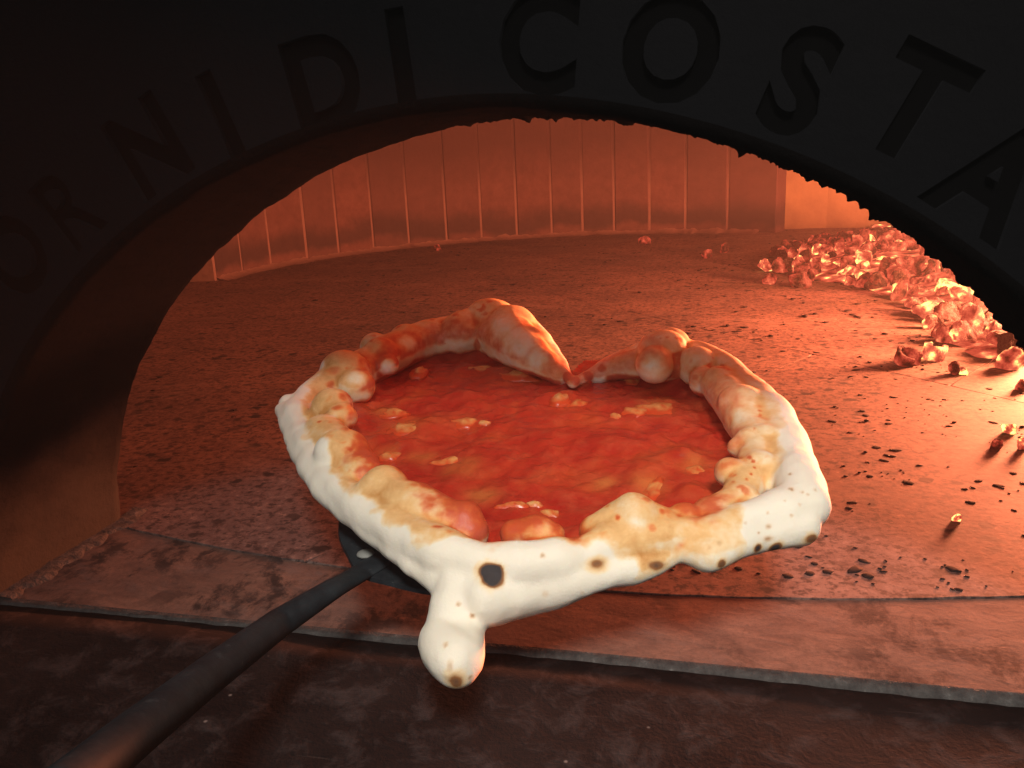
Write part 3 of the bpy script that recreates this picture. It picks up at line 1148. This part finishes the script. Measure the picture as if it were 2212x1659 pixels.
for a in [(1063, 1243, 25, 1.0, 1.05, 0.95, 0.5), (1290, 1218, 19, 0.62, 1.5, 0.8, 1.15), (1418, 1221, 21, 0.72, 1.5, 0.75, 1.15), (1637, 1184, 13, 1.0),
          (1675, 1184, 16, 1.0, 1.2, 0.9), (1756, 1163, 16, 0.6, 1.4, 0.9), (1560, 1218, 11, 0.6), (1658, 1164, 14, 0.55, 1.4, 0.7), (985, 1472, 24, 0.72, 1, 1, 1.0), (972, 1440, 9, 0.35, 0.8, 2.2),
          (1015, 1464, 9, 0.45), (962, 1393, 7, 0.4), (990, 1305, 6, 0.45), (1020, 1330, 7, 0.5), (1172, 1200, 8, 0.45), (1178, 1283, 11, 0.22), (1258, 1281, 7, 0.22),
          (1707, 1024, 6, 0.5), (1709, 1057, 7, 0.55), (1733, 1063, 5, 0.4), (1745, 1068, 5, 0.35), (1761, 1058, 6, 0.4), (1696, 1082, 4, 0.3), (1727, 1090, 5, 0.4), (1658, 1108, 6, 0.35),
          (1709, 1113, 5, 0.4), (1660, 1137, 8, 0.45, 1.3, 0.9), (1638, 1151, 5, 0.5), (1554, 1173, 8, 0.4), (1533, 1183, 7, 0.3), (1610, 1130, 6, 0.3), (1720, 1180, 10, 0.35, 2.0, .5)]:
    a = a if a[3] >= 0.6 else (*a[:3], a[3] * 0.72, *a[4:])
    spot(char, *a)
    if a[3] > 0.55:
        spot(toast, a[0], a[1], a[2] * 1.6, 0.45, *(a[4:6] if len(a) > 5 else (1, 1)), 1.1)
for a in [(1225, 812, 20, 1.0), (1245, 822, 18, 1.0), (1205, 800, 16, .7), (1270, 812, 18, 1.0), (1300, 795, 20, .9), (1062, 1160, 22, 1.0, .8, 1.3), (1235, 1150, 18, 1.0), (1090, 1165, 18, .8, 1.6, .8), (1142, 752, 10, 1.0), (1471, 734, 10, 1.0), (758, 971, 8, 1.0), (946, 1138, 13, 0.8, 1.6, 0.8), (690, 911, 8, 0.9, 1.2, 0.8), (767, 813, 7, 0.8), (1641, 887, 7, 0.8),
          (1619, 988, 7, 0.9), (1627, 997, 7, 0.9), (1630, 1010, 7, 0.9), (1622, 1024, 7, 0.85), (1613, 1035, 7, 0.8), (1604, 1050, 7, 0.7), (1577, 1028, 7, 0.75), (1584, 1040, 7, 0.75), (1592, 1052, 7, 0.7),
          (1335, 1118, 9, 0.9), (1430, 1105, 12, 0.8), (1410, 1140, 13, 0.7), (1400, 1078, 12, 0.8, 2, .7), (1630, 925, 8, .6, .7, 2), (1060, 700, 5, .7), (1020, 712, 8, .8), (1000, 712, 8, .7), (1045, 725, 6, .6),
          (1085, 715, 5, .5), (1040, 690, 6, .5), (720, 800, 22, .7, 1.3, .7), (715, 830, 14, .8), (740, 858, 16, .8), (800, 840, 16, .8), (730, 880, 14, .8, 1.6, .8), (755, 925, 16, .8), (990, 1105, 22, .7, 1.3, .9), (900, 1045, 18, .7, 1.6, .8)]:
    spot(stain, *a)
# bare patch on the sauce-ringed bubble
bare = np.zeros(len(V))
for a in [(770, 818, 22, 1.0, 1.2, .9), (720, 900, 12, .8), (838, 790, 16, .8), (1120, 735, 46, .85), (1085, 700, 40, .7), (1160, 775, 30, .8), (1415, 790, 30, .9), (1600, 900, 26, .8), (880, 740, 24, .7)]:
    spot(bare, *a)
stain = np.maximum(stain * (1 - bare), wet)
toast = toast * (1 - 0.7 * bare)
for nm, arr in (('toast', np.clip(toast, 0, 1)), ('stain', np.clip(stain, 0, 1)), ('char', np.clip(char, 0, 1))):
    at = dm.attributes.new(nm, 'FLOAT', 'POINT')
    at.data.foreach_set('value', arr.astype(np.float32))
dm.vertices.foreach_set('co', (V - np.array(ORG)).ravel())
dm.update()
link('crust', dm, M_DOUGH, pizza)

# sauce: a lumpy sheet filling the heart
bx0, by0 = SP.min(0) - 0.012
bx1, by1 = SP.max(0) + 0.012
st = 0.0011
GX, GY = int((bx1 - bx0) / st), int((by1 - by0) / st)
gx_, gy_ = np.meshgrid(bx0 + st * np.arange(GX), by0 + st * np.arange(GY))
P = np.stack([gx_.ravel(), gy_.ravel()], -1)
sd2 = sdist(P)
LUMP = [(905, 925, 55, .0035), (830, 890, 36, .003), (885, 960, 40, .003), (1225, 855, 40, .0035), (1180, 860, 30, .003), (1200, 935, 150, .0025), (1400, 1010, 60, .003),
        (1480, 980, 40, .003), (1100, 800, 50, .003), (1010, 795, 45, .003), (960, 1040, 40, .002), (1000, 850, 40, .002), (1040, 985, 60, .0025), (1420, 870, 60, .002),
        (820, 950, 30, .004), (905, 815, 22, .004), (1330, 960, 60, .002), (1500, 1060, 45, .003), (1100, 1050, 50, .0015)]
LP = [(np.array(on_p(x, y, SH)[:2]), r * px2m(on_p(x, y, SH)), h) for x, y, r, h in LUMP]
zz = np.zeros(len(P))
for c, r, h in LP:
    q2 = ((P - c) ** 2).sum(1) / (r * r)
    zz += h * np.exp(-q2 * 1.4)
nzv = np.array([0.0018 * noise.noise(Vector((x, y, 0)) * 60) + 0.0009 * noise.noise(Vector((x, y, 4)) * 150) + 0.0004 * noise.noise(Vector((x, y, 8)) * 360) for x, y in P])
Z = PA + PB * P[:, 1] + SH - 0.001 + zz + nzv + 0.0042 * sst(-0.006, 0.009, sd2)
keep = sd2 < 0.0105
idx = -np.ones(len(P), int)
idx[keep] = np.arange(keep.sum())
verts = np.column_stack([P, Z])[keep] - np.array(ORG)
faces = []
K = keep.reshape(GY, GX)
I = idx.reshape(GY, GX)
jj, ii = np.nonzero(K[:-1, :-1] & K[1:, :-1] & K[:-1, 1:] & K[1:, 1:])
faces = [(int(I[j, i]), int(I[j, i + 1]), int(I[j + 1, i + 1]), int(I[j + 1, i])) for j, i in zip(jj, ii)]
sm = bpy.data.meshes.new('sauce')
sm.from_pydata(verts.tolist(), [], faces)
sm.update()
oil = np.zeros(len(P))
for (x, y, r) in [(880, 915, 55), (830, 890, 35), (910, 985, 40), (1000, 1010, 50), (1390, 1040, 45), (1410, 1060, 40), (1430, 875, 60), (840, 975, 26), (1040, 1065, 50), (1500, 1000, 40), (1130, 790, 60), (1300, 1040, 50)]:
    c = np.array(on_p(x, y, SH)[:2])
    r = r * px2m(on_p(x, y, 0))
    oil = np.maximum(oil, 0.62 * np.exp(-((P - c) ** 2).sum(1) / (r * r) * 1.6))
on2 = np.array([noise.noise(Vector((x, y, 2)) * 90) for x, y in P])
oil = np.clip(oil * (0.75 + 0.9 * on2), 0, 0.9)
at = sm.attributes.new('oil', 'FLOAT', 'POINT')
at.data.foreach_set('value', oil[keep].astype(np.float32))
link('sauce', sm, M_SAUCE, pizza)
# sauce height lookup for the slices
SZ = Z.reshape(GY, GX)


def sauce_z(x, y):
    i = min(GX - 1, max(0, int((x - bx0) / st)))
    j = min(GY - 1, max(0, int((y - by0) / st)))
    return SZ[j, i]


SL = [(1003, 902, 38, 17, 12), (1045, 907, 17, 6, 10), (1425, 873, 62, 20, 24), (1370, 882, 34, 16, -12), (1325, 890, 20, 8, 20), (845, 888, 40, 15, -8), (882, 922, 52, 22, -14),
      (838, 975, 26, 15, 10), (926, 1056, 32, 13, 24), (1185, 1092, 36, 9, 24), (1150, 1078, 26, 10, -10), (1105, 1083, 38, 8, -6), (1412, 1045, 26, 40, 8), (1500, 1003, 36, 16, 28),
      (1110, 802, 56, 16, 6), (1035, 790, 42, 13, 0), (1208, 858, 26, 20, 0), (1245, 862, 22, 18, 40), (1362, 812, 26, 13, 0), (960, 985, 46, 12, -14), (905, 808, 20, 15, 0)]
for (px, py, a, b, rot) in SL:
    c = on_p(px, py, SH + 0.002)
    s = px2m(c)
    ra, rb = a * s, b * s * 1.75
    bm = bmesh.new()
    bmesh.ops.create_icosphere(bm, subdivisions=3, radius=1.0)
    r_ = math.radians(-rot)
    sz = sauce_z(c.x, c.y)
    for v in bm.verts:
        q = v.co.copy()
        k = 1 + 0.38 * nz(q, 1.5, px * 0.1) + 0.20 * nz(q, 3.5, py * 0.1)
        x, y = q.x * ra * k, q.y * rb * k
        X, Y = x * math.cos(r_) - y * math.sin(r_), x * math.sin(r_) + y * math.cos(r_)
        v.co = (X, Y, q.z * 0.0036 * k + PB * Y + 0.0008 * nz((X, Y, 0), 120))
    link('garlic_slice', bm_mesh('garlic_slice', bm), M_GARLIC, pizza, Vector((c.x, c.y, sz - 0.0022)) - ORG)

# ------------------------------------------------------------------ peel
BC = on_p(1060, 1085, -0.0192)
peel = empty('pizza_peel', BC)
tag(peel, 'round blackened steel pizza peel with long dark handle under the pizza', 'pizza peel')
jl = on_p(737, 1170, -0.0195)
BR = (Vector((jl.x, jl.y)) - Vector((BC.x, BC.y))).length
hdir = None
J0 = on_p(778, 1240, -0.0197)                        # where the tang meets the blade
bm = bmesh.new()
nb = 128
for zo, rr in ((0.0, BR), (-0.0014, BR + 0.0005)):
    pass
top, bot = [], []
tx, ty = J0.x - BC.x, J0.y - BC.y
ta = math.atan2(ty, tx)
tl = math.hypot(tx, ty)
for i in range(nb):
    a = 2 * math.pi * i / nb
    da = (a - ta + math.pi) % (2 * math.pi) - math.pi
    r = BR + max(0.0, tl - BR) * math.exp(-(da / 0.16) ** 2)
    x, y = r * math.cos(a), r * math.sin(a)
    top.append(bm.verts.new((x, y, PB * y)))
    bot.append(bm.verts.new((x * 1.004, y * 1.004, PB * y - 0.0018)))
bm.faces.new(top)
bm.faces.new(bot[::-1])
for i in range(nb):
    bm.faces.new((bot[i], bot[(i + 1) % nb], top[(i + 1) % nb], top[i]))
bmesh.ops.recalc_face_normals(bm, faces=bm.faces)
link('blade', bm_mesh('blade', bm), M_STEEL, peel, shade=False)


def at_depth(px, py, d):
    return CAM + ray(px, py) * d


dj = (J0 - CAM).dot(FWD)
HP = [(on_p(842, 1196, -0.0190), 0.0012, 0.0070), (on_p(778, 1238, -0.0192), 0.0022, 0.0064), (at_depth(722, 1270, dj - 0.022), 0.0038, 0.0050),
      (at_depth(600, 1348, 0.315), 0.0056, 0.0056), (at_depth(450, 1460, 0.262), 0.0060, 0.0060), (at_depth(300, 1578, 0.215), 0.0061, 0.0061), (at_depth(100, 1742, 0.168), 0.0061, 0.0061)]
bm = bmesh.new()
rings = []
fine = []
for (a, b) in zip(HP[:-1], HP[1:]):
    for k in range(8):
        s = k / 8
        fine.append((a[0].lerp(b[0], s), a[1] + (b[1] - a[1]) * s, a[2] + (b[2] - a[2]) * s))
fine.append(HP[-1])
for i, (p, rv, rh) in enumerate(fine):
    q = fine[min(i + 1, len(fine) - 1)][0] - fine[max(i - 1, 0)][0]
    q.normalize()
    sd_ = q.cross(Vector((0, 0, 1))).normalized()
    uv = sd_.cross(q).normalized()
    rings.append([bm.verts.new(p + sd_ * (rh * math.cos(t)) + uv * (rv * math.sin(t)) - BC) for t in np.linspace(0, 2 * math.pi, 20, endpoint=False)])
for a, b in zip(rings[:-1], rings[1:]):
    for i in range(20):
        bm.faces.new((a[i], a[(i + 1) % 20], b[(i + 1) % 20], b[i]))
bm.faces.new(rings[0][::-1])
bm.faces.new(rings[-1])
bmesh.ops.recalc_face_normals(bm, faces=bm.faces)
link('handle', bm_mesh('handle', bm), M_STEEL, peel)
# rivet with a dab of flour on the blade
rp = on_p(790, 1197, -0.0187)
bm = bmesh.new()
bmesh.ops.create_icosphere(bm, subdivisions=2, radius=1.0)
for v in bm.verts:
    v.co = (v.co.x * 0.0042, v.co.y * 0.0042, max(0.0, v.co.z) * 0.0016)
link('rivet', bm_mesh('rivet', bm), mat_flat('floured_steel', (0.22, 0.22, 0.20), 0.6), peel, rp - BC)

# ------------------------------------------------------------------ embers
M_COALS = [mat_coal('ember_hot', 0.085, 0.75), mat_coal('ember_mid', -0.01, 0.8), mat_coal('ember_ashy', -0.12, 1.0), mat_coal('ember_blaze', 0.22, 0.4)]


def chunk(seed, flat=1.0, hollow=False):
    rnd = random.Random(seed)
    bm = bmesh.new()
    if hollow:                                       # curled shell of burnt wood
        n, m = 12, 5
        rr = rnd.uniform(0.6, 0.8)
        rows = []
        for i in range(n + 1):
            a = -2.5 + 5.0 * i / n
            row = []
            for j in range(m):
                s = j / (m - 1) - 0.5
                row.append((math.cos(a), math.sin(a) * 0.85, s * 1.1))
            rows.append(row)
        vo = [[bm.verts.new(Vector(p) * (1 + 0.18 * nz(p, 1.5, seed))) for p in r] for r in rows]
        vi = [[bm.verts.new(Vector((p[0] * rr, p[1] * rr, p[2] * 0.92)) * (1 + 0.18 * nz(p, 1.5, seed))) for p in r] for r in rows]
        for i in range(n):
            for j in range(m - 1):
                bm.faces.new((vo[i][j], vo[i + 1][j], vo[i + 1][j + 1], vo[i][j + 1]))
                bm.faces.new((vi[i][j], vi[i][j + 1], vi[i + 1][j + 1], vi[i + 1][j]))
            bm.faces.new((vo[i][0], vi[i][0], vi[i + 1][0], vo[i + 1][0]))
            bm.faces.new((vo[i][m - 1], vo[i + 1][m - 1], vi[i + 1][m - 1], vi[i][m - 1]))
        for i in (0, n):
            for j in range(m - 1):
                bm.faces.new((vo[i][j], vo[i][j + 1], vi[i][j + 1], vi[i][j]))
        bmesh.ops.recalc_face_normals(bm, faces=bm.faces)
    else:
        ax = (rnd.uniform(0.85, 1.4), rnd.uniform(0.75, 1.0), rnd.uniform(0.6, 0.95) * flat)
        bmesh.ops.create_icosphere(bm, subdivisions=4, radius=1.0)
        cuts = []
        for _ in range(rnd.randint(4, 7)):
            n_ = Vector((rnd.gauss(0, 1), rnd.gauss(0, 1), rnd.gauss(0, 1))).normalized()
            cuts.append((n_, rnd.uniform(0.5, 0.82)))
        for v in bm.verts:
            p = v.co.copy()
            for n_, d_ in cuts:
                e_ = p.dot(n_) - d_
                if e_ > 0:
                    p -= n_ * e_ * 0.92
            k = 1 + 0.16 * nz(p, 1.7, seed) + 0.10 * nz(p, 4.0, seed) + 0.05 * nz(p, 9.0, seed)
            v.co = (p.x * ax[0] * k, p.y * ax[1] * k, p.z * ax[2] * k)
    return bm_mesh('ember', bm)


shapes = [chunk(i) for i in range(16)] + [chunk(40 + i, 0.5) for i in range(5)] + [chunk(60 + i, hollow=True) for i in range(4)]
for me in shapes:
    me.polygons.foreach_set('use_smooth', [True] * len(me.polygons))
variants = []
for me in shapes:
    vs = []
    for m in M_COALS:
        c = me.copy()
        c.materials.append(m)
        vs.append(c)
    variants.append(vs)


def ember(p, r, hot, shape=None, rot=None, label=None, group=None, squash=1.0, name='ember'):
    i = random.randrange(len(variants)) if shape is None else shape
    me = variants[i][hot]
    o = bpy.data.objects.new(name, me)
    COL.objects.link(o)
    o.location = p
    o.scale = (r, r * random.uniform(0.85, 1.1), r * random.uniform(0.85, 1.1) * squash)
    o.rotation_euler = rot or (random.uniform(0, 6.28), random.uniform(0, 6.28), random.uniform(0, 6.28))
    tag(o, label or 'glowing charcoal piece in the ember heap on the right', 'ember', group or 'embers of the heap')
    if label:
        del o['group']
    return o


def inpoly(x, y, poly):
    c = False
    n = len(poly)
    for i in range(n):
        x0, y0 = poly[i]
        x1, y1 = poly[(i + 1) % n]
        if (y0 > y) != (y1 > y) and x < (x1 - x0) * (y - y0) / (y1 - y0) + x0:
            c = not c
    return c


HEAP = [(0.20, 1.44), (0.205, 1.22), (0.225, 1.09), (0.29, 1.02), (0.32, 0.90), (0.335, 0.76), (0.315, 0.66), (0.335, 0.56), (0.40, 0.50), (0.52, 0.50), (0.66, 0.8), (0.66, 1.3), (0.62, 1.75), (0.46, 1.82), (0.30, 1.72)]


def edge_d(x, y):
    best = 9
    for i in range(len(HEAP)):
        a, b = Vector(HEAP[i]), Vector(HEAP[(i + 1) % len(HEAP)])
        p = Vector((x, y))
        t = max(0, min(1, (p - a).dot(b - a) / (b - a).length_squared))
        best = min(best, (p - a - (b - a) * t).length)
    return best


def visible(p):
    """seen through the arch opening?"""
    d = p - CAM
    t = (AT - CAM.y) / d.y
    q = CAM + d * t
    return abs(q.x) < AW and q.z < AH * (1 - (abs(q.x) / AW) ** AE) ** (1 / AE) + 0.012


placed = []
tries = 0
cnt = 0
while tries < 9000 and cnt < 270:
    tries += 1
    x, y = random.uniform(0.18, 0.66), random.uniform(0.5, 1.8)
    if not inpoly(x, y, HEAP):
        continue
    e = edge_d(x, y)
    far = smooth(1.25, 1.55, y)
    hgt = (0.036 * smooth(0.0, 0.16, e)) * (1 - 0.55 * far)
    r = random.uniform(0.009, 0.018) * (1.0 - 0.15 * far)
    layer = random.random()
    z = r * 0.5 + hgt * layer ** 0.6
    p = Vector((x, y, z))
    if not visible(p):
        continue
    if any((p - q).length < (r + s) * 0.62 for q, s in placed):
        continue
    placed.append((p, r))
    hotp = random.random()
    near_core = smooth(0.0, 0.05, e) * (1 - far) * smooth(0.7, 0.9, y)
    hot = 2 if far > 0.5 and hotp < 0.9 else (0 if hotp < 0.14 + 0.36 * near_core else (1 if hotp < 0.86 else 2))
    if far > 0.5:
        ember(p, r, hot, label=None, group='ashy embers behind the heap')['label'] = 'ash coated charcoal lump at the back of the ember heap'
    elif y < 0.80:
        ember(p, r, hot, label=None, group='embers beside the arch')['label'] = 'red charcoal piece trailing down beside the right side of the arch'
    else:
        ember(p, r, hot)
    cnt += 1
# unseen bulk of the fire further right, a low bed of ash and coal
bm = bmesh.new()
bmesh.ops.create_grid(bm, x_segments=50, y_segments=90, size=0.5)
for v in bm.verts:
    x, y = 0.62 + v.co.x * 0.9, 1.18 + v.co.y * 1.5
    e = edge_d(x, y) if inpoly(x, y, HEAP) else (-edge_d(x, y) if x < 0.45 else 0.08)
    z = -0.004 + (0.026 * smooth(0.0, 0.16, e)) * (1 - 0.5 * smooth(1.25, 1.55, y)) + 0.006 * smooth(-0.02, 0.03, e) + 0.004 * nz((x, y, 0), 40) * smooth(-0.01, 0.02, e)
    v.co = (x, y, z)
bed_m = mat_coal('ember_bed', -0.05, 1.0, 40.0, 0.004)
tag(link('ash_bed', bm_mesh('ash_bed', bm), bed_m), kind='stuff')

# single embers that stand apart
SINGLE = [((1392, 520), 0.017, 2, 3, 'lone charred lump at the foot of the back wall left of the ember heap'),
          ((947, 536), 0.010, 2, 5, 'small dark crumb of charcoal below the brick wall'),
          ((1527, 550), 0.012, 2, 7, 'small ashy lump between the lone lump and the heap'),
          ((1565, 537), 0.014, 2, 8, 'rounded ashy lump at the left end of the back embers'),
          ((1652, 575), 0.016, 0, 9, 'small glowing ember with a bright corner, leftmost of the red ones'),
          ((1682, 576), 0.016, 0, 10, 'pale glowing ember beside the leftmost red one'),
          ((1664, 605), 0.011, 1, 11, 'small pinkish ember lying in front of the leftmost red ones'),
          ((1725, 606), 0.019, 0, 12, 'curled ember at the front left of the glowing heap'),
          ((1962, 774), 0.012, 0, 22, 'ring shaped ember lying flat on the hearth in front of the others'),
          ((2018, 760), 0.014, 0, 21, 'cup shaped red ember just behind the ring shaped one'),
          ((2062, 798), 0.008, 1, 4, 'small oval ember in front of the red embers by the arch'),
          ((2080, 803), 0.004, 3, 2, 'tiny bright crumb beside the small oval ember'),
          ((2186, 780), 0.012, 0, 6, 'rounded red ember lowest in the row beside the arch'),
          ((2206, 833), 0.0065, 0, 13, 'ember cut by the right edge of the picture below the row'),
          ((2180, 925), 0.0062, 3, 14, 'ember with a blazing yellow tip alone on the hearth at the right'),
          ((2208, 962), 0.0045, 0, 15, 'small red ember at the right edge below the yellow tipped one'),
          ((2067, 1120), 0.0032, 3, 1, 'tiny glowing spark on the hearth to the right of the pizza'),
          ((2150, 962), 0.0042, 2, 0, 'black charcoal crumb below the yellow tipped ember')]
for (px, py), r, hot, shp, lab in SINGLE:
    p = on_z(px, py, r * 0.55)
    ember(p, r, hot, shape=shp, label=lab, rot=(random.uniform(-0.4, 0.4), random.uniform(-0.4, 0.4), random.uniform(0, 6)) if shp >= 21 else None)

# loose ash and crumbs on the hearth
bm = bmesh.new()
rnd = random.Random(5)
for k in range(1500):
    if k < 800:
        x, y = rnd.uniform(0.02, 0.42), rnd.uniform(0.10, 1.3)
    else:
        x, y = rnd.uniform(-0.55, 0.3), rnd.uniform(0.12, 1.7)
    if math.hypot(x - WC[0], y - WC[1]) > WR - 0.02 and y > 1.0 and x < 0.2:
        continue
    if y < arc_y(x) + 0.01:
        continue
    if nz((x, y, 0), 11) < 0.02:
        continue
    r = (0.0005 + 0.0024 * rnd.random() ** 3) * (1.3 if y > 0.6 else 0.8)
    m = Matrix.Translation((x, y, r * 0.3)) @ Matrix.Rotation(rnd.uniform(0, 6), 4, 'Z') @ Matrix.Diagonal((r * rnd.uniform(0.8, 2.2), r, r * 0.35, 1))
    bmesh.ops.create_icosphere(bm, subdivisions=1, radius=1.0, matrix=m)
# burnt flour flakes stuck to the hearth right of the pizza
for k in range(900):
    x, y = rnd.uniform(0.05, 0.40), 0.085 + 0.62 * rnd.random() ** 1.4
    if y < arc_y(x) + 0.008 or nz((x, y, 3), 16) < -0.12 + 0.25 * rnd.random():
        continue
    r = 0.0006 + 0.0026 * rnd.random() ** 3.0
    m = Matrix.Translation((x, y, 0.0001)) @ Matrix.Rotation(rnd.uniform(0, 6), 4, 'Z') @ Matrix.Diagonal((r * rnd.uniform(0.9, 1.7), r, 0.0003 + r * 0.05, 1))
    g_ = bmesh.ops.create_icosphere(bm, subdivisions=2 if r > 0.0018 else 1, radius=1.0)
    for v in g_['verts']:
        v.co *= 1 + 0.45 * nz(v.co, 1.6, k * 1.7) + 0.25 * nz(v.co, 4.0, k * 0.9)
        v.co = m @ v.co
tag(link('ash_crumbs', bm_mesh('ash_crumbs', bm), M_ASH), kind='stuff')

# ------------------------------------------------------------------ thin smoke in the air
hz = bpy.data.materials.new('thin_smoke')
hz.use_nodes = True
hz.node_tree.nodes.clear()
ho = hz.node_tree.nodes.new('ShaderNodeOutputMaterial')
hv = hz.node_tree.nodes.new('ShaderNodeVolumePrincipled')
hv.inputs['Color'].default_value = (0.9, 0.85, 0.8, 1)
hv.inputs['Density'].default_value = 0.022
hz.node_tree.links.new(hv.outputs[0], ho.inputs['Volume'])
bm = bmesh.new()
bmesh.ops.create_cube(bm, size=1.0)
for v in bm.verts:
    v.co = (v.co.x * 4.4, 0.2 + v.co.y * 5.0, 0.05 + v.co.z * 2.4)
tag(link('haze', bm_mesh('haze', bm), hz, shade=False), kind='stuff')
